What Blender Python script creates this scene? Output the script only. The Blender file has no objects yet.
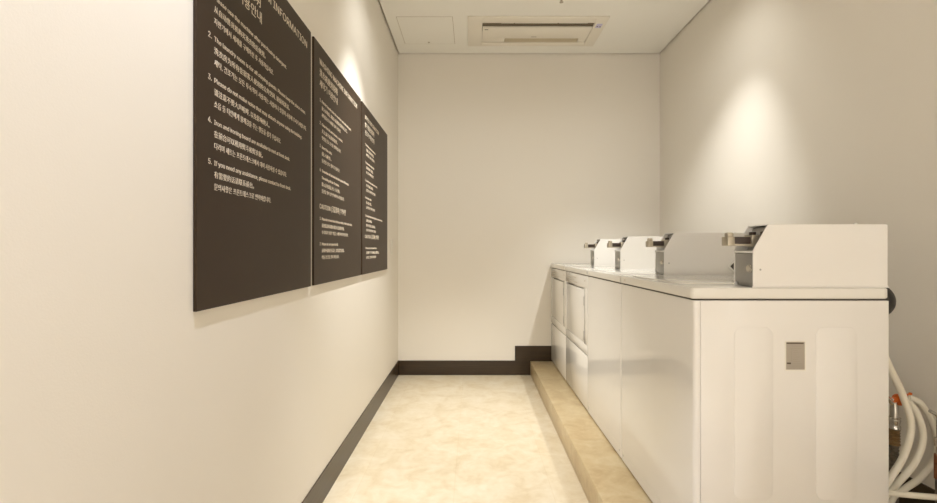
import bpy, bmesh, math
from mathutils import Vector, Matrix
sc = bpy.context.scene
COL = sc.collection
F, VX, VY, EYE = 459.0, 473.0, 250.0, 1.157
R = math.radians
def P(px, py, d):                      # where a point of the photograph lies at distance d
    return Vector(((px-VX)*d/F, d, EYE-(py-VY)*d/F))

# ------------------------------------------------------------------ materials
def mat(name, col, rough=.5, metal=0, bump=None, coat=0, var=None, spec=.5):
    m = bpy.data.materials.new(name); m.use_nodes = True
    nt = m.node_tree; b = nt.nodes['Principled BSDF']
    b.inputs['Base Color'].default_value = (*col, 1)
    b.inputs['Roughness'].default_value = rough
    b.inputs['Metallic'].default_value = metal
    b.inputs['Specular IOR Level'].default_value = spec
    b.inputs['Coat Weight'].default_value = coat
    b.inputs['Coat Roughness'].default_value = .06
    tc = nt.nodes.new('ShaderNodeTexCoord')
    if var:
        n = nt.nodes.new('ShaderNodeTexNoise'); n.inputs['Scale'].default_value = var[0]
        n.inputs['Detail'].default_value = 4
        r = nt.nodes.new('ShaderNodeValToRGB')
        r.color_ramp.elements[0].position = .35; r.color_ramp.elements[1].position = .65
        r.color_ramp.elements[0].color = (*[c*(1-var[1]) for c in col], 1)
        r.color_ramp.elements[1].color = (*[min(1, c*(1+var[1])) for c in col], 1)
        nt.links.new(tc.outputs['Object'], n.inputs['Vector'])
        nt.links.new(n.outputs['Fac'], r.inputs['Fac']); nt.links.new(r.outputs['Color'], b.inputs['Base Color'])
    if bump:
        n = nt.nodes.new('ShaderNodeTexNoise'); n.inputs['Scale'].default_value = bump[0]
        n.inputs['Detail'].default_value = 3
        u = nt.nodes.new('ShaderNodeBump'); u.inputs['Strength'].default_value = bump[1]
        u.inputs['Distance'].default_value = .002
        nt.links.new(tc.outputs['Object'], n.inputs['Vector'])
        nt.links.new(n.outputs['Fac'], u.inputs['Height']); nt.links.new(u.outputs['Normal'], b.inputs['Normal'])
    return m
WALL = mat('wall_paint', (.86,.81,.72), .55, bump=(260,.12), spec=.25)
CEIL = mat('ceiling_paint', (.95,.93,.86), .5, bump=(200,.05), spec=.3)
GROOVE = mat('ceiling_reveal', (.35,.30,.22), .8)
ENAMEL = mat('white_enamel', (.87,.84,.785), .11, coat=.3, bump=(25,.01))
LIDM = mat('white_lid_enamel', (.86,.83,.76), .12, coat=.5, bump=(50,.015))
STEEL = mat('grey_steel', (.42,.41,.385), .38, .55, bump=(300,.1))
CHROME = mat('chrome', (.62,.60,.56), .2, 1)
BEIGEMETAL = mat('brass_nickel', (.50,.45,.36), .35, .7)
DARKB = mat('dark_brown_plastic', (.045,.028,.02), .35)
BLACK = mat('black_rubber', (.012,.011,.010), .45)
SHADOWGAP = mat('lid_gap_shade', (.07,.055,.04), .8)  # shade of the gap under the lids, put into the colour
BOARD = mat('dark_brown_panel', (.040,.025,.015), .42, bump=(500,.05), spec=.2)
LETTER = mat('cream_lettering', (.74,.65,.51), .5)
GREYLET = mat('grey_print', (.42,.37,.30), .6)
LABELM = mat('silver_label', (.44,.39,.32), .4, .1)
LABELD = mat('dark_print', (.10,.07,.045), .5)
ACM = mat('beige_plastic', (.88,.83,.72), .35)
ACD = mat('slot_interior', (.16,.125,.08), .6)
HOSE = mat('white_hose_rubber', (.80,.75,.62), .35)
ORANGE = mat('orange_plastic', (.75,.16,.02), .4)
BRASS = mat('braided_brass', (.33,.22,.11), .4, .7, bump=(420,.9))
RUST = mat('rusty_steel', (.30,.12,.05), .6, .3, var=(60,.3))
GALV = mat('galvanised_steel', (.20,.18,.15), .4, .8, var=(80,.3))
PLATEM = mat('white_switch_plastic', (.82,.78,.68), .4)
BLUE = mat('pale_violet_sensor', (.62,.58,.78), .3)

def wood():
    m = bpy.data.materials.new('dark_wood_skirting'); m.use_nodes = True
    nt = m.node_tree; b = nt.nodes['Principled BSDF']; b.inputs['Roughness'].default_value = .3
    tc = nt.nodes.new('ShaderNodeTexCoord'); mp = nt.nodes.new('ShaderNodeMapping')
    mp.inputs['Scale'].default_value = (1.2, 1.2, 90)
    n = nt.nodes.new('ShaderNodeTexNoise'); n.inputs['Scale'].default_value = 3; n.inputs['Detail'].default_value = 5
    r = nt.nodes.new('ShaderNodeValToRGB')
    r.color_ramp.elements[0].color = (.020,.010,.0035,1); r.color_ramp.elements[0].position = .3
    r.color_ramp.elements[1].color = (.048,.027,.010,1); r.color_ramp.elements[1].position = .7
    L = nt.links.new
    L(tc.outputs['Object'], mp.inputs['Vector']); L(mp.outputs['Vector'], n.inputs['Vector'])
    L(n.outputs['Fac'], r.inputs['Fac']); L(r.outputs['Color'], b.inputs['Base Color'])
    return m
WOOD = wood()

def stone(name, c0, c1, c2, tile, off, rough=.28):
    m = bpy.data.materials.new(name); m.use_nodes = True
    nt = m.node_tree; b = nt.nodes['Principled BSDF']; b.inputs['Roughness'].default_value = rough
    L = nt.links.new; N = nt.nodes.new
    tc = N('ShaderNodeTexCoord')
    n1 = N('ShaderNodeTexNoise'); n1.inputs['Scale'].default_value = 7; n1.inputs['Detail'].default_value = 8
    n1.inputs['Roughness'].default_value = .6; n1.inputs['Distortion'].default_value = .8
    n2 = N('ShaderNodeTexNoise'); n2.inputs['Scale'].default_value = 26; n2.inputs['Detail'].default_value = 5
    L(tc.outputs['Object'], n1.inputs['Vector']); L(tc.outputs['Object'], n2.inputs['Vector'])
    ad = N('ShaderNodeMath'); ad.operation = 'MULTIPLY_ADD'; ad.inputs[1].default_value = .35
    L(n2.outputs['Fac'], ad.inputs[0]); L(n1.outputs['Fac'], ad.inputs[2])
    r = N('ShaderNodeValToRGB'); e = r.color_ramp.elements
    e[0].position = .48; e[0].color = (*c0, 1); e[1].position = .86; e[1].color = (*c2, 1)
    k = e.new(.66); k.color = (*c1, 1)
    L(ad.outputs[0], r.inputs['Fac'])
    mp = N('ShaderNodeMapping'); mp.inputs['Location'].default_value = off
    L(tc.outputs['Object'], mp.inputs['Vector'])
    br = N('ShaderNodeTexBrick'); br.offset = 0; br.inputs['Scale'].default_value = 1
    br.inputs['Brick Width'].default_value = tile[0]; br.inputs['Row Height'].default_value = tile[1]
    br.inputs['Mortar Size'].default_value = .002; br.inputs['Mortar Smooth'].default_value = .3
    br.inputs['Color1'].default_value = (.94,.94,.94,1); br.inputs['Color2'].default_value = (1,1,1,1)
    br.inputs['Mortar'].default_value = (.93,.90,.85,1)
    L(mp.outputs['Vector'], br.inputs['Vector'])
    mx = N('ShaderNodeMix'); mx.data_type = 'RGBA'; mx.blend_type = 'MULTIPLY'; mx.inputs[0].default_value = 1
    L(r.outputs['Color'], mx.inputs[6]); L(br.outputs['Color'], mx.inputs[7]); L(mx.outputs[2], b.inputs['Base Color'])
    return m
FLOORM = stone('cream_travertine', (.59,.475,.305), (.65,.55,.385), (.70,.615,.465), (.47,.94), (.09+.47*4,.02,0))
STEPM = stone('beige_travertine', (.50,.36,.19), (.57,.435,.24), (.63,.51,.31), (5,.70), (0,.30,0))

# ------------------------------------------------------------------ mesh helpers (world coordinates)
WL = {}
def wloc(o): return WL.get(o.name, Vector((0,0,0))) if o else Vector((0,0,0))
def obj(name, bm, m, parent=None, smooth=False, label=None, org=None):
    base = Vector(org) if org is not None else wloc(parent)
    bmesh.ops.translate(bm, verts=bm.verts, vec=-base)
    bmesh.ops.recalc_face_normals(bm, faces=bm.faces)
    me = bpy.data.meshes.new(name); bm.to_mesh(me); bm.free()
    for x in (m if isinstance(m, (list, tuple)) else [m]): me.materials.append(x)
    if smooth:
        for p in me.polygons: p.use_smooth = True
        me.set_sharp_from_angle(angle=R(38))
    o = bpy.data.objects.new(name, me); COL.objects.link(o)
    WL[o.name] = base
    if parent:
        o.parent = parent; o.location = base - wloc(parent)
    else: o.location = base
    if label: o['label'] = label
    return o
def tag(o, label, cat, group=None):
    o['label'] = label; o['category'] = cat
    if group: o['group'] = group
    return o
def thing(name, loc, label, cat, group=None):
    o = bpy.data.objects.new(name, None); COL.objects.link(o); o.location = loc
    o.empty_display_size = .05; WL[o.name] = Vector(loc)
    return tag(o, label, cat, group)
def struct(name, bm, m, **k):
    o = obj(name, bm, m, **k); o['kind'] = 'structure'; return o
def new(): return bmesh.new()
def box(bm, x0, x1, y0, y1, z0, z1, bev=0, seg=2):
    t = bmesh.new()
    bmesh.ops.create_cube(t, size=1)
    for v in t.verts:
        v.co = Vector(((x0+x1)/2+v.co.x*(x1-x0), (y0+y1)/2+v.co.y*(y1-y0), (z0+z1)/2+v.co.z*(z1-z0)))
    if bev: bmesh.ops.bevel(t, geom=list(t.edges), offset=bev, segments=seg, profile=.5, affect='EDGES')
    return merge(bm, t)
def merge(bm, t):
    me = bpy.data.meshes.new('tmp'); t.to_mesh(me); t.free()
    bm.from_mesh(me); bpy.data.meshes.remove(me); return bm
def prism(bm, pts, fn, d0, d1, bev=0, seg=2):   # polygon pts (a,b), fn(a,b,d) -> 3D
    t = bmesh.new()
    v0 = [t.verts.new(fn(a, b, d0)) for a, b in pts]; v1 = [t.verts.new(fn(a, b, d1)) for a, b in pts]
    t.faces.new(v0); t.faces.new(v1[::-1]); n = len(pts)
    for i in range(n): t.faces.new((v0[i], v1[i], v1[(i+1) % n], v0[(i+1) % n]))
    bmesh.ops.recalc_face_normals(t, faces=t.faces)
    if bev: bmesh.ops.bevel(t, geom=list(t.edges), offset=bev, segments=seg, profile=.5, affect='EDGES')
    return merge(bm, t)
XZ = lambda a, b, d: Vector((a, d, b))
XY = lambda a, b, d: Vector((a, b, d))
YZ = lambda a, b, d: Vector((d, a, b))
def rrect(x0, x1, y0, y1, r, n=6):
    out = []
    for cx, cy, a0 in ((x1-r,y1-r,0),(x0+r,y1-r,90),(x0+r,y0+r,180),(x1-r,y0+r,270)):
        for k in range(n+1):
            a = R(a0+90*k/n); out.append((cx+r*math.cos(a), cy+r*math.sin(a)))
    return out
def lathe(bm, base, axis, prof, n=28):           # prof: (radius, height along axis)
    ax = Vector(axis).normalized(); q = Vector((0,0,1)).rotation_difference(ax); rings = []
    for r, h in prof:
        rings.append([bm.verts.new(Vector(base)+q @ Vector((r*math.cos(2*math.pi*k/n), r*math.sin(2*math.pi*k/n), h))) for k in range(n)])
    for a, b in zip(rings, rings[1:]):
        for k in range(n): bm.faces.new((a[k], a[(k+1) % n], b[(k+1) % n], b[k]))
    bm.faces.new(rings[0][::-1]); bm.faces.new(rings[-1]); return bm
def tube(bm, pts, r, n=14, sub=10):
    pts = [Vector(p) for p in pts]; path = []
    for i in range(len(pts)-1):
        p0 = pts[max(i-1,0)]; p1 = pts[i]; p2 = pts[i+1]; p3 = pts[min(i+2,len(pts)-1)]
        for k in range(sub):
            t = k/sub
            path.append(.5*((2*p1)+(-p0+p2)*t+(2*p0-5*p1+4*p2-p3)*t*t+(-p0+3*p1-3*p2+p3)*t**3))
    path.append(pts[-1]); rings = []; up = Vector((0,1,0))
    for i, p in enumerate(path):
        t = (path[min(i+1,len(path)-1)]-path[max(i-1,0)]).normalized()
        a = up-t*up.dot(t); a.normalize(); up = a; b = t.cross(a)
        rings.append([bm.verts.new(p+r*(a*math.cos(2*math.pi*k/n)+b*math.sin(2*math.pi*k/n))) for k in range(n)])
    for a, b in zip(rings, rings[1:]):
        for k in range(n): bm.faces.new((a[k], a[(k+1) % n], b[(k+1) % n], b[k]))
    bm.faces.new(rings[0][::-1]); bm.faces.new(rings[-1]); return bm

# ------------------------------------------------------------------ the room
XL, XR, YB, YF, ZC = -.694, 1.73, 4.25, -2.6, 2.972
T = .12
b = new(); box(b, XL-T, XL, YF-T, YB+T, -.1, ZC+.16); struct('wall_left', b, WALL)
b = new(); box(b, XR, XR+T, YF-T, YB+T, -.1, ZC+.16); struct('wall_right', b, WALL)
b = new(); box(b, XL, XR, YB, YB+T, -.1, ZC+.16); struct('wall_back', b, WALL)
b = new(); box(b, XL, XR, YF-T, YF, -.1, ZC+.16); struct('wall_front', b, WALL)
b = new(); box(b, XL, XR, YF, YB, -.1, 0); struct('floor', b, FLOORM)
g = .012
b = new(); box(b, XL+g, XR-g, YF+g, YB-g, ZC, ZC+.03); struct('ceiling', b, CEIL)
b = new(); box(b, XL, XR, YF, YB, ZC+.03, ZC+.16); struct('trim_1', b, GROOVE)     # slab above the shadow gap
PX0, PZ = .53, .129
b = new(); box(b, PX0, XR, .2, YB, 0, PZ, .004); struct('trim_2', b, STEPM, smooth=True)     # stone plinth under the machines
bt = .006
b = new(); box(b, XL, XL+bt, YF, YB, 0, .134); struct('baseboard_left', b, WOOD)
b = new()
prism(b, [(XL+bt,0),(PX0,0),(PX0,PZ),(.722+.6,PZ),(.722+.6,.27),(.388,.27),(.388,.134),(XL+bt,.134)], XZ, YB-bt, YB)
struct('baseboard_back', b, WOOD)
b = new(); box(b, XR-bt, XR, .2, YB, PZ, PZ+.13); struct('baseboard_right', b, WOOD)

# ------------------------------------------------------------------ ceiling fittings
t = thing('ceiling_air_conditioner', (.51, 3.81, ZC), 'beige one-way air conditioner cassette set flush into the ceiling', 'air conditioner')
x0, x1, y0, y1 = -.042, 1.062, 3.555, 4.06
zf = ZC-.014
b = new()
box(b, x0, .075, y0, y1, zf, ZC, .003); box(b, .97, x1, y0, y1, zf, ZC, .003)
box(b, .074, .971, y0, 3.645, zf, ZC, .003); box(b, .074, .971, 3.995, y1, zf, ZC, .003)
obj('frame', b, ACM, t, True)
b = new(); box(b, .076, .969, 3.646, 3.80, ZC-.001, ZC-.0002); obj('air_slot', b, ACD, t, label='dark brown air outlet slot')
b = new(); box(b, .078, .967, 3.715, 3.905, zf-.003, ZC-.001, .004); fp = obj('front_panel', b, ACM, t, True)
b = new(); box(b, .49, .535, 3.868, 3.876, zf-.004, zf-.0028); obj('maker_mark', b, GREYLET, fp)
b = new(); box(b, .095, .125, 3.742, 3.750, zf-.004, zf-.0028); obj('small_mark', b, LABELD, fp)
b = new()
for a, c in ((.225,.325),(.335,.675),(.685,.915)):
    box(b, a, c, 3.649, 3.662, ZC-.008, ZC-.003, .002)
obj('louver', b, ACM, t, True)
b = new(); box(b, .27, .90, 3.912, 3.990, ZC-.006, ZC-.001, .002)
for k in range(8): box(b, .27, .90, 3.914+k*.0096, 3.918+k*.0096, ZC-.008, ZC-.005)
obj('intake_grille', b, mat('darker_beige_mesh', (.66,.58,.42), .5), t)  # mesh in a darker beige than the frame
for q in ((.078,.262),(.905,.966)):
    b = new(); box(b, q[0], q[1], 3.912, 3.990, ZC-.010, ZC-.001, .002); obj('corner_cover', b, ACM, t, True)
b = new(); box(b, .988, 1.034, 3.655, 3.72, zf-.001, zf+.001); sp = obj('sensor_window', b, BLUE, t, label='pale violet sensor window')
b = new(); lathe(b, (1.0, 3.695, zf-.0005), (0,0,-1), [(.005,0),(.004,.003)], 12); lathe(b, (1.024, 3.70, zf-.0005), (0,0,-1), [(.005,0),(.004,.003)], 12); obj('indicator_dot', b, LABELD, sp)

t = thing('ceiling_access_panel', (-.38, 3.80, ZC), 'flush square access hatch in the ceiling left of the air conditioner', 'access panel')
b = new()
box(b, -.599, -.158, 3.569, 4.041, ZC-.0012, ZC-.0002)
obj('seam', b, mat('hatch_seam', (.50,.44,.34), .7), t)
b = new(); box(b, -.5955, -.1615, 3.573, 4.037, ZC-.0022, ZC-.0006); obj('hatch', b, CEIL, t)
b = new(); lathe(b, (-.385, 4.005, ZC-.003), (0,0,-1), [(.009,0),(.009,.003),(.004,.004)], 16); obj('latch', b, BEIGEMETAL, t, True)

t = thing('ceiling_sprinkler', (.634, 3.29, ZC), 'small brown sprinkler head hanging from the ceiling before the air conditioner', 'sprinkler')
b = new(); lathe(b, (.634,3.29,ZC), (0,0,-1), [(.030,0),(.028,.004),(.012,.008)], 24); obj('escutcheon', b, CEIL, t, True)
b = new(); lathe(b, (.634,3.29,ZC-.006), (0,0,-1), [(.009,0),(.009,.016),(.006,.02),(.006,.03),(.014,.032),(.014,.034)], 16); obj('nozzle', b, BEIGEMETAL, t, True)

def downlight(x, y, label):
    t = thing('recessed_downlight', (x, y, ZC), label, 'ceiling light', 'recessed ceiling downlights')
    b = new(); lathe(b, (x,y,ZC), (0,0,-1), [(.052,0),(.052,.003),(.044,.005),(.040,.001)], 28); obj('trim_ring', b, CEIL, t, True)
    m = bpy.data.materials.get('lamp_lens')
    if not m:
        m = mat('lamp_lens', (.9,.85,.75), .3)
        m.node_tree.nodes['Principled BSDF'].inputs['Emission Color'].default_value = (1,.9,.75,1)
        m.node_tree.nodes['Principled BSDF'].inputs['Emission Strength'].default_value = 6
    b = new(); lathe(b, (x,y,ZC), (0,0,-1), [(.038,0),(.036,.0045)], 24); obj('lens', b, m, t, True)
    return t
def spot(x, y, power, half, blend, tilt=(0,0), rad=.02, col=(1,1,.985)):
    l = bpy.data.lights.new('downlight_beam', 'SPOT'); l.energy = power; l.spot_size = 2*R(half); l.spot_blend = blend
    l.shadow_soft_size = rad; l.color = col
    o = bpy.data.objects.new('downlight_beam', l); COL.objects.link(o); o.location = (x, y, ZC-.02)
    o.rotation_euler = (R(tilt[1]), R(tilt[0]), 0)
    return o
LX, RX = -.27, 1.24
for x, y, k, pw, half, wide, tilt, blend in (
        (LX, 2.55, 'downlight beside the left wall, in front of the far board', 92, 34, .07, 6, 1.0),
        (RX, 2.58, 'downlight above the row of machines, near the right wall', 35, 35, .15, 17, .8),
        (LX, .75, 'downlight beside the left wall, above the near board', 31, 31, .10, 0, .35),
        (RX, -1.3, 'fill downlight added out of view behind the camera, near the right wall', 80, 36, .0, -8, .3),  # unseen lamp, added to bounce fill light off the rear of the room
        (LX, -1.4, 'fill downlight added out of view behind the camera, beside the left wall', 215, 36, 0, -8, .3)):  # added out of view too, the stronger of the rear fill lamps
    downlight(x, y, 'round recessed '+k)
    cc = (1,1,.985) if y > 2 else (.94,.985,1.14)
    spot(x, y, pw, half, blend, (0, tilt), col=cc)
    if wide: spot(x, y, pw*wide, 62, 1.0, (0, 24 if y > 2 else 0), col=cc)

# ------------------------------------------------------------------ left wall
import os
SANS = None
try:      # the plain sans face that ships inside Blender; its built-in face for everything else
    fd = bpy.utils.system_resource('DATAFILES', path='fonts')
    SANS = bpy.data.fonts.load(os.path.join(fd, 'Inter.woff2'))
except Exception: pass
def text_bm(lines):
    """lines: (string, y start, z of the baseline, size, width or None); flat lettering on the board face"""
    out = bmesh.new()
    for s, y, z, size, width in lines:
        cu = bpy.data.curves.new('t', 'FONT'); cu.body = s; cu.size = size; cu.extrude = .0004; cu.resolution_u = 2; cu.offset = -.004*size
        if SANS and s.isascii(): cu.font = SANS; cu.size = size*1.22; cu.offset = -.002*size
        o = bpy.data.objects.new('t', cu); COL.objects.link(o)
        dg = bpy.context.evaluated_depsgraph_get(); me = bpy.data.meshes.new_from_object(o.evaluated_get(dg))
        bpy.data.objects.remove(o); bpy.data.curves.remove(cu)
        w = max(v.co.x for v in me.vertices) if me.vertices else 1
        k = width/w if width else 1
        for v in me.vertices: v.co = Vector((BX+.0004+v.co.z, y+v.co.x*k, z+.010+v.co.y))
        out.from_mesh(me); bpy.data.meshes.remove(me)
    return out
BX = -.684
def board(y0, y1, label):
    t = thing('information_board', (XL, (y0+y1)/2, 1.016), label, 'information board', 'dark information boards on the left wall')
    b = new(); box(b, XL+.0005, BX, y0, y1, 1.016, 2.089, .0012, 1); obj('panel', b, BOARD, t)
    return t
def paras(t, y, items, size, lead=.032, num=.028):
    for z, n, ls in items:
        L = [] if not n else [(n, y-num, z, size*1.15, None)]
        for i, l in enumerate(ls):
            s, w = l if isinstance(l, tuple) else (l, None)
            L.append((s, y, z-i*lead, size, w))
        obj('notice_paragraph', text_bm(L), LETTER, t)
t = board(1.136, 1.938, 'nearest and widest-looking dark brown board, ROOM INFORMATION in cream lettering')
obj('heading', text_bm([('LAUNDRY ROOM INFORMATION', 1.20, 1.990, .043, .69), ('洗衣房使用说明', 1.20, 1.940, .040, None), ('세탁실 이용안내', 1.20, 1.892, .040, .285)]), LETTER, t)
paras(t, 1.212, [
 (1.822, '1.', [('Please use the machine after purchasing detergent.', .47), ('从自动售货机购买洗衣粉后使用。', .30), ('자판기에서 세제를 구매하신 후 사용하십시오.', .36)]),
 (1.712, '2.', [('The laundry room is for all staying guests. Please keep the place clean.', .66), ('洗衣房为所有住宿客人使用的公共空间, 请保持清洁。', .50), ('세탁, 건조기는 모든 투숙객이 사용하는 시설이니 청결히 사용해 주시기 바랍니다.', .67)]),
 (1.602, '3.', [('Please do not make noise that may disturb anyone using the building.', .62), ('请注意不要大声喧哗, 以免影响他人。', .33), ('소음 등 타인에게 불쾌감을 주는 행동을 삼가 주십시오.', .42)]),
 (1.491, '4.', [('Iron and ironing board are available to rent at front desk.', .50), ('在前台可以租用熨斗和熨衣板。', .28), ('다리미 세트는 프론트데스크에서 대여 사용하실 수 있습니다.', .47)]),
 (1.383, '5.', [('If you need any assistance, please contact to front desk.', .51), ('有需要的话请联系前台。', .22), ('문의사항은 프론트데스크로 연락바랍니다.', .34)]),
], .020)
t = board(1.975, 2.80, 'middle dark brown board of three, MACHINE INFORMATION heading, cream lettering')
obj('heading', text_bm([('WASHING MACHINE INFORMATION', 2.045, 1.990, .042, .66), ('洗衣机使用说明', 2.045, 1.940, .038, .27), ('세탁기 이용안내', 2.045, 1.892, .038, .27)]), LETTER, t)
paras(t, 2.075, [
 (1.825, '1.', [('Put the laundry into the machine and add detergent.', .50), ('放入衣物后, 请加入适量洗衣粉并关上门。', .42), ('세탁물을 넣고 세제를 넣어 주십시오.', .30)]),
 (1.722, '2.', [('Close the lid and choose a course.', .33), ('关上盖子后选择程序。', .24), ('뚜껑을 닫고 코스를 선택하십시오.', .30)]),
 (1.619, '3.', [('Insert the coins.', .15), ('投入硬币。', .14), ('동전을 넣고 밀어 주십시오.', .28)]),
 (1.512, '4.', [('The machine will start when the slide is pushed all the way in.', .45), ('The washing will take 35 minutes.', .27), ('推入后开始洗涤, 约三十五分钟。', .28), ('동전을 밀어 넣으면 세탁이 시작됩니다.', .36)]),
 (1.294, '1.', [('Please do not wash items that may shrink, or that contain wires.', .52), ('请勿洗涤容易缩水或含有金属的衣物。', .36), ('수축되기 쉬운 의류는 세탁하지 마십시오.', .44)]),
 (1.180, '2.', [('Please do not open the lid.', .25), ('运转中请勿打开盖子, 以免发生危险。', .36), ('작동 중 문을 열지 마십시오.', .27)]),
], .020, .031)
obj('caution_heading', text_bm([('CAUTION', 2.045, 1.345, .034, .155), ('| 注意事项 | 주의사항', 2.215, 1.345, .034, .25)]), LETTER, t)
t = board(2.835, 3.665, 'farthest dark brown board of three, beside the back wall, cream lettering')
obj('heading', text_bm([('DRYER INFORMATION', 2.905, 1.990, .042, .42), ('烘干机使用说明', 2.905, 1.940, .038, .27), ('건조기 이용안내', 2.905, 1.892, .038, .27)]), LETTER, t)
paras(t, 2.94, [
 (1.825, '1.', [('Put the washed laundry in.', .28), ('请放入洗好的衣物。', .22), ('세탁물을 넣어 주십시오.', .25)]),
 (1.712, '2.', [('Choose the temperature.', .24), ('请选择烘干温度。', .20), ('온도를 선택하십시오.', .22)]),
 (1.598, '3.', [('Close the door and insert the coins.', .34), ('关上门后投入硬币。', .20), ('문을 닫고 동전을 넣으십시오.', .28)]),
 (1.487, '4.', [('Push the slide.', .15), ('推入投币器。', .15), ('동전 투입구를 밀어 주십시오.', .26)]),
 (1.372, '5.', [('The machine stops when the drying time is over, take the laundry out.', .52), ('请取出衣物。', .16), ('烘干结束后请取出。', .27), ('건조가 끝나면 꺼내 주십시오.', .29)]),
 (1.165, '1.', [('Please do not dry wool items.', .32), ('请勿烘干羊毛衣物以及易燃物品。', .40), ('모직물은 건조하지 마십시오.', .30)]),
], .020, .031)
obj('caution_heading', text_bm([('CAUTION', 2.905, 1.235, .034, .155), ('| 注意事项 | 주의사항', 3.075, 1.235, .034, .25)]), LETTER, t)

t = thing('wall_switch', (XL, 3.90, 1.12), 'slim white switch plate on the left wall beyond the far board', 'switch')
b = new(); box(b, XL+.0005, XL+.009, 3.86, 3.94, 1.12, 1.245, .002); obj('plate', b, PLATEM, t, True)
b = new(); box(b, XL+.009, XL+.012, 3.88, 3.92, 1.15, 1.215, .001); obj('rocker', b, PLATEM, t, True)

for o in COL.objects:
    if o.get('category') == 'information board': o.location.z -= .012

# ------------------------------------------------------------------ machines
FX, BXR, ZT = .722, 1.360, 1.0335      # front plane, rear plane, top of the lid
Y0 = 1.500; ROW = [(1.500,.734),(2.240,.655),(2.900,.674),(3.580,.660)]
def meter(root, y, diamond=False, back=0):
    """coin meter bolted on the lid; y = near side"""
    yf = y+.112; ZT = 1.046
    prof = [(.918,ZT+.0005),(.918,1.169),(.967,1.254),(1.360,1.254),(1.360,ZT+.0005)]
    b = new(); prism(b, prof, XZ, y, y+.004, .0012, 1)
    m = obj('coin_meter', b, ENAMEL, root, org=(1.14, y+.056, ZT))
    b = new(); prism(b, prof, XZ, yf-.004, yf, .0012, 1)
    box(b, .968, 1.358, y+.003, yf-.003, 1.2505, 1.254)
    box(b, 1.356, 1.360, y+.003, yf-.003, ZT+.001, 1.252)
    obj('case_cover', b, ENAMEL, m)
    b = new(); box(b, .914, 1.362, y-.003, y+.0005, ZT+.0002, ZT+.005, .001, 1); obj('base_flange', b, ENAMEL, m)
    c = .010
    b = new(); prism(b, [(.918+c,ZT+.002),(.918+c,1.163),(.962,1.170),(.972+c,1.246),(1.10,1.246),(1.10,ZT+.002)], XZ, y+.005, yf-.005, .0015, 1)
    obj('mechanism_housing', b, STEEL, m, label='grey steel coin mechanism housing')
    b = new(); box(b, .919, .930, y+.007, yf-.007, 1.060, 1.158, .002)
    v = obj('vault_door', b, STEEL, m, True)
    b = new(); box(b, .915, .930, y+.005, yf-.005, 1.160, 1.167, .001); obj('vault_lip', b, ENAMEL, m, True)
    b = new(); lathe(b, (.920, y+.017, 1.108), (-1,0,0), [(.014,0),(.014,.004),(.011,.006),(.011,.009),(.004,.009)], 20); obj('lock', b, CHROME, v, True)
    ym = y+.056
    b = new(); box(b, .874, .985, ym-.014, ym+.014, 1.190, 1.214, .0015)
    sl = obj('coin_slide', b, DARKB, m, True, label='dark brown coin slide bar')
    b = new(); box(b, .874, .985, ym-.018, ym+.018, 1.184, 1.190, .001); box(b, .935, .985, ym-.022, ym+.022, 1.181, 1.220, .002); obj('slide_rail', b, BEIGEMETAL, sl, True)
    b = new(); box(b, .855, .880, ym-.020, ym+.020, 1.184, 1.215, .003); obj('slide_grip', b, BEIGEMETAL, sl, True)
    b = new(); box(b, .859, .881, ym-.012, ym+.012, 1.213, 1.229, .005); obj('slide_knob', b, BEIGEMETAL, sl, True)
    b = new(); box(b, .962, .975, y+.020, y+.036, 1.205, 1.232, .003); obj('price_plate', b, DARKB, m, True)
    b = new(); box(b, .962, .980, y+.080, y+.098, 1.205, 1.232, .003); obj('reject_button', b, DARKB, m, True)
    b = new(); lathe(b, (.942, y+.0005, 1.105), (0,-1,0), [(.0035,0),(.003,.0015)], 10); obj('rivet', b, STEEL, m, True)
    b = new(); lathe(b, (1.27, y+.02, 1.2535), (0,0,1), [(.006,0),(.006,.004),(.003,.007)], 12); obj('top_screw', b, ENAMEL, m, True)
    if diamond:
        b = new(); c0, z0, hh, h2 = 1.266, 1.0895, .040, .027
        ring = [(c0-hh,z0),(c0,z0-hh),(c0+hh,z0),(c0,z0+hh)]; inn = [(c0-h2,z0),(c0,z0-h2),(c0+h2,z0),(c0,z0+h2)]
        for i in range(4):
            j = (i+1) % 4; prism(b, [ring[i], ring[j], inn[j], inn[i]], XZ, y-.006, y-.0002, .001, 1)
        dp = obj('diamond_plate', b, ENAMEL, m, label='pale diamond-shaped rim with dark centre')
        b = new(); prism(b, inn, XZ, y-.002, y-.0002); obj('diamond_centre', b, DARKB, dp)
    m.location.z -= .0125; m.location.x += back
    return m
def common(root, y0, W):
    y1 = y0+W
    b = new()
    t = rrect(FX-.006, BXR, y0, y1, .012, 5)
    prism(b, t, XY, ZT-.037, ZT, .006, 3); obj('top', b, LIDM, root, True)
    b = new(); box(b, FX+.010, BXR-.004, y0+.006, y1-.006, ZT-.044, ZT-.036); obj('gap_shade_strip', b, SHADOWGAP, root, label='dark strip standing in for the shade in the gap under the lid')  # no real part: dark strip painted for the shade under the lid
    b = new(); box(b, FX+.0215, BXR, y0, y1, PZ+.018, ZT-.042, .003); 
    cab = obj('cabinet', b, ENAMEL, root, True)
    for k, (xx, yy) in enumerate(((FX+.06,y0+.06),(FX+.06,y1-.06),(BXR-.06,y0+.06),(BXR-.06,y1-.06))):
        b = new(); lathe(b, (xx,yy,PZ), (0,0,1), [(.024,0),(.024,.008),(.010,.010),(.010,.022)], 16); obj('leg', b, BLACK, root, True)
    for yy in (y1-.07,):
        b = new(); lathe(b, (FX-.0055,yy,ZT-.019), (-1,0,0), [(.006,0),(.005,.002)], 12); obj('screw', b, BEIGEMETAL, root, True)
    return cab
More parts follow.
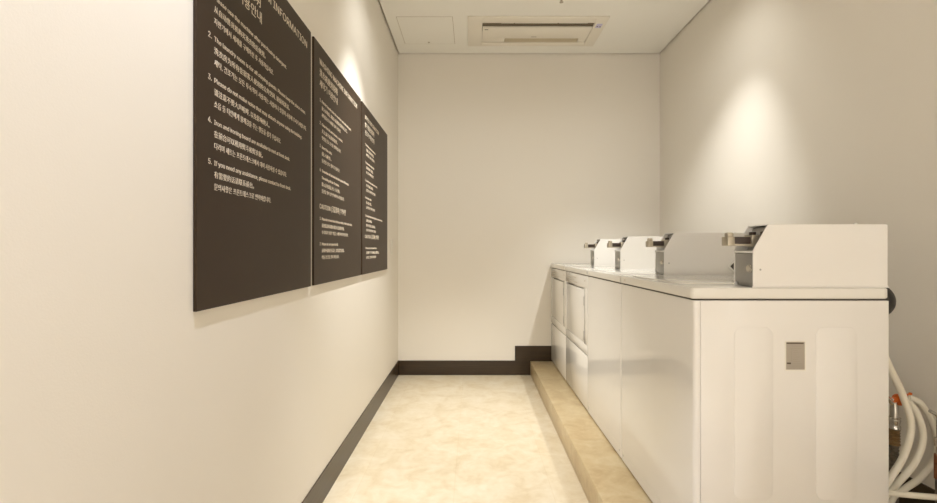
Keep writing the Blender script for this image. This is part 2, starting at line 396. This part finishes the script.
def emboss(bm, y, s):
    for a, c in ((.853,.980),(1.121,1.255)):
        o = []
        pts = rrect(a, c, .34, .905, .028, 6)
        prism(bm, pts, XZ, y+.001, y-.0012, .0011, 2)
def washer(y0, W, label):
    r = thing('washing_machine', ((FX+BXR)/2, y0+W/2, PZ), label, 'washing machine', 'white coin-operated laundry machines')
    cab = common(r, y0, W)
    y1 = y0+W
    b = new(); t = [(FX+.020,y0)]+[(FX+.012-.012*math.sin(R(a)), y0+.012-.012*math.cos(R(a))) for a in range(0,91,15)]
    t += [(FX, y1-.003),(FX+.003, y1),(FX+.020, y1)]
    prism(b, t, XY, PZ+.062, ZT-.042); f = obj('front_panel', b, ENAMEL, r, True)
    b = new(); t2 = [(x+.001, y) for x, y in t]
    prism(b, t2, XY, PZ+.012, PZ+.0600); k = obj('kick_plate', b, ENAMEL, r, True)
    for yy in (y0+.028, y1-.028):
        b = new(); lathe(b, (FX+.0012,yy,PZ+.040), (-1,0,0), [(.005,0),(.0045,.0015)], 10); obj('screw', b, STEEL, k, True)
    b = new(); emboss(b, y0, -1); obj('side_embossing', b, ENAMEL, cab, True)
    b = new(); prism(b, rrect(.755, 1.24, y0+.165, y1-.04, .03, 5), XY, ZT-.001, ZT+.0025, .0015, 2); obj('loading_lid', b, LIDM, r, True)
    return r
def dryer(y0, W, label):
    r = thing('clothes_dryer', ((FX+BXR)/2, y0+W/2, PZ), label, 'clothes dryer', 'white coin-operated laundry machines')
    common(r, y0, W); y1 = y0+W; xb = FX+.020
    dn, df, dz0, dz1 = y0+.085, y1-.035, .552, .900
    b = new()
    box(b, FX, xb, y0, y1, dz1+.012, ZT-.042, .002); box(b, FX, xb, y0, dn-.0012, dz0-.003, dz1+.0125, .0015)
    box(b, FX, xb, df+.0012, y1, dz0-.003, dz1+.0125, .0015); box(b, FX, xb, y0, y1, .492, dz0-.0012, .001)
    f = obj('front_frame', b, ENAMEL, r, True)
    b = new(); box(b, FX+.001, xb-.002, dn, df, dz0, dz1, .003); d = obj('door', b, ENAMEL, r, True)
    for zz in (.600, .825):
        b = new(); box(b, FX-.002, FX+.002, dn-.004, dn+.010, zz-.030, zz+.030, .0012); obj('hinge', b, STEEL, d, True)
    b = new(); box(b, FX, xb, y0, y1, PZ+.012, .484, .004); obj('lower_panel', b, ENAMEL, r, True)
    b = new()
    for i, (a, c) in enumerate(((.10,.40),(.10,.33),(.10,.44),(.10,.36))):
        z = ZT-.070-i*.016; box(b, FX-.0006, FX+.0003, y1-c*.9, y1-a, z-.0032, z+.0032)
    for i in range(4): box(b, FX-.0006, FX+.0003, y1-.09+i*.018, y1-.08+i*.018, ZT-.115, ZT-.085)
    obj('instruction_print', b, GREYLET, f)
    b = new(); lathe(b, (FX-.0001,y0+.06,ZT-.075), (-1,0,0), [(.006,0),(.005,.002)], 12); obj('screw', b, BEIGEMETAL, f, True)
    return r
m1 = washer(*ROW[0], 'white washing machine nearest the camera with a silver rating label on its side')
meter(m1, Y0+.0045)
# rating label on the near side
s = Y0/F
lx0, lx1 = (786-VX)*s, (804.5-VX)*s; lz1, lz0 = EYE-(342-VY)*s, EYE-(369.5-VY)*s
b = new(); box(b, lx0-.004, lx1+.004, Y0-.0006, Y0+.0004, lz0-.004, lz1+.004); lb = obj('rating_label', b, PLATEM, m1)
b = new(); box(b, lx0, lx1, Y0-.0010, Y0-.0005, lz0, lz1); obj('label_face', b, LABELM, lb)
b = new(); box(b, lx0+.001, lx1-.004, Y0-.0016, Y0-.0009, lz1-.006, lz1-.002); obj('label_bar', b, LABELD, lb)
b = new(); box(b, lx0+.002, lx0+.015, Y0-.0016, Y0-.0009, lz0+.018, lz0+.023); obj('label_print', b, LABELD, lb)
b = new()
for i, (a, c) in enumerate(((.018,.048),(.012,.05),(.022,.036),(.022,.04),(.022,.034),(.022,.042),(.022,.038),(.024,.045),(.004,.05),(.018,.05))):
    z = lz1-.013-i*.0072
    if z-.002 > lz0: box(b, lx0+a, min(lx0+c, lx1-.003), Y0-.0015, Y0-.0009, z-.0014, z+.0014)
box(b, lx0+.016, lx0+.018, Y0-.0015, Y0-.0009, lz0+.026, lz1-.02)
obj('fine_print', b, GREYLET, lb)
# black round outlet cap behind the first machine
b = new(); lathe(b, (BXR-.030, Y0+.08, .984), (1,0,0), [(.064,0),(.064,.04)]+[(.064*math.cos(R(a)), .04+.064*math.sin(R(a))) for a in range(10,86,8)], 32)
obj('rear_outlet_cap', b, BLACK, m1, True, label='round black rubber cap on the back')
m2 = washer(*ROW[1], 'white washing machine with plain front, second from the camera, beside the dryers')
meter(m2, 2.246, True, back=.017)
d1 = dryer(*ROW[2], 'white clothes dryer with square door, between the washing machines and the last dryer')
meter(d1, 2.904, back=.014)
d2 = dryer(*ROW[3], 'white clothes dryer with square door, last of the row against the back wall')
meter(d2, 3.590, back=.030)

# ------------------------------------------------------------------ pipes and hoses behind the first machine
def hose(pts, label, r=.0112):
    b = new(); tube(b, pts, r)
    o = obj('drain_hose', b, HOSE, None, True, org=tuple(pts[-1]))
    return tag(o, label, 'hose', 'white rubber hoses behind the machines')
hose([P(869,322,1.60), P(889,366,1.60), P(903,396,1.60), P(911,425,1.60), P(904,455,1.60), P(889,480,1.60), P(873,505,1.60), P(870,538,1.60)],
     'white hose starting highest, from behind the near washing machine, left of the others')
hose([P(907,400,1.645), P(917,414,1.645), P(923,437,1.645), P(915,462,1.645), P(897,484,1.645), P(880,503,1.645), P(874,530,1.645)],
     'white hose in the middle, curving down from the orange valve')
hose([P(909,398,1.700), P(921,404,1.69), P(934,427,1.69), P(936,455,1.69), P(922,476,1.69), P(906,488,1.69), P(893,497,1.69), P(888,515,1.69)],
     'white hose bulging furthest right towards the wall')
hose([P(884,492,1.57), P(900,494,1.565), P(920,496,1.56), P(945,498,1.56), P(968,500,1.56)],
     'white hose running almost level, lowest of all, above the dark skirting', .010)
t = thing('water_supply_pipe', P(893.5,505,1.74), 'metal water pipe with orange valve rising behind the near washing machine', 'pipe')
def seg(px0, px1, py0, py1, d=1.74):
    c = (px0+px1)/2; return P(c, py1, d), (px1-px0)/2*d/F, (py1-py0)*d/F
def pipeseg(name, px0, px1, py0, py1, m, par, label=None, ribs=0):
    p, r, h = seg(px0, px1, py0, py1); b = new(); prof = [(r*.9,0),(r,.001)]
    for k in range(ribs): prof += [(r, h*(k+.5)/ribs), (r*.82, h*(k+.75)/ribs)]
    prof += [(r,h-.001),(r*.9,h)]
    lathe(b, p, (0,0,1), prof, 20); return obj(name, b, m, par, True, label)
base = P(893.5,505,1.74); zb = PZ
b = new(); lathe(b, (base.x, 1.74, PZ), (0,0,1), [(.016,0),(.016,P(0,460,1.74).z-PZ)], 20); obj('riser', b, GALV, t, True)
t.location.z = PZ
for c in t.children: c.location.z += WL[t.name].z-PZ
WL[t.name] = Vector((base.x, 1.74, PZ))
pipeseg('threaded_joint', 889, 898, 444, 462, GALV, t, None, 5)
pipeseg('brass_coupling', 888.5, 899, 428, 444.5, BRASS, t, 'woven brass-coloured coupling', 6)
pipeseg('nut', 889, 899.5, 417, 428.5, CHROME, t, 'chrome nut', 2)
pipeseg('valve_body', 891, 898, 398, 417.5, CHROME, t, 'chrome valve body', 1)
b = new(); p = P(893,400,1.735); lathe(b, p, (1,0,.05), [(.010,0),(.010,.012),(.020,.013),(.022,.02),(.022,.03),(.018,.034),(.018,.044),(.012,.046),(.012,.062)], 12)
vh = obj('valve_handle', b, ORANGE, t, True, label='orange plastic valve handle')
b = new(); p = P(909,397,1.735)
for k in range(4):
    a = R(20+90*k); box(b, p.x-.004, p.x+.006, p.y+.012*math.cos(a)-.005, p.y+.012*math.cos(a)+.005, p.z+.014*math.sin(a)-.005, p.z+.014*math.sin(a)+.005, .003)
obj('handle_lobe', b, ORANGE, vh, True)
b = new(); p = P(880,400,1.74); tube(b, [p, P(886,397,1.74), P(893,404,1.74)], .008); obj('elbow', b, CHROME, t, True)
t = thing('water_supply_pipe', (P(940,0,1.62).x, 1.62, PZ), 'metal water pipe with chrome valve against the right edge of the picture', 'pipe')
xx = P(940,0,1.62).x
def zz(py): return P(0,py,1.62).z
b = new(); lathe(b, (xx,1.62,PZ), (0,0,1), [(.013,0),(.013,zz(478)-PZ)], 20); obj('riser', b, GALV, t, True)
b = new(); lathe(b, (xx,1.62,zz(479)), (0,0,1), [(.016,0),(.016,zz(455)-zz(479))], 20); obj('rusty_joint', b, RUST, t, True, label='rusty brown joint')
b = new(); lathe(b, (xx,1.62,zz(455.5)), (0,0,1), [(.011,0),(.011,.03),(.015,.032),(.015,.06),(.010,.062),(.010,zz(420)-zz(455.5))], 20); obj('valve_body', b, CHROME, t, True)
b = new(); tube(b, [(xx,1.62,zz(421)), (xx-.012,1.62,zz(415)), (xx-.036,1.62,zz(411))], .006); obj('valve_lever', b, CHROME, t, True)
b = new(); lathe(b, (P(926,0,1.80).x,1.80,PZ), (0,0,1), [(.009,0),(.009,P(0,462,1.8).z-PZ)], 16)
tag(obj('pipe_stub', b, RUST, None, True, org=(P(926,0,1.80).x,1.80,PZ)), 'short rusty brown pipe stub between the hoses and the skirting', 'pipe')

# ------------------------------------------------------------------ camera, world, view
cam = bpy.data.cameras.new('camera'); co = bpy.data.objects.new('camera', cam); COL.objects.link(co)
co.location = (0, 0, EYE); co.rotation_euler = (R(90), 0, 0)
cam.sensor_width = 36; cam.lens = F/937*36; cam.clip_start = .01
cam.shift_x = -(VX-468.5)/937; cam.shift_y = -(251.5-VY)/937
sc.camera = co
w = bpy.data.worlds.new('world'); sc.world = w; w.use_nodes = True
w.node_tree.nodes['Background'].inputs[0].default_value = (1,.9,.75,1); w.node_tree.nodes['Background'].inputs[1].default_value = .02
vs = sc.view_settings; vs.view_transform = 'Standard'; vs.look = 'None'; vs.gamma = 1; vs.use_curve_mapping = False; vs.exposure = 1.84
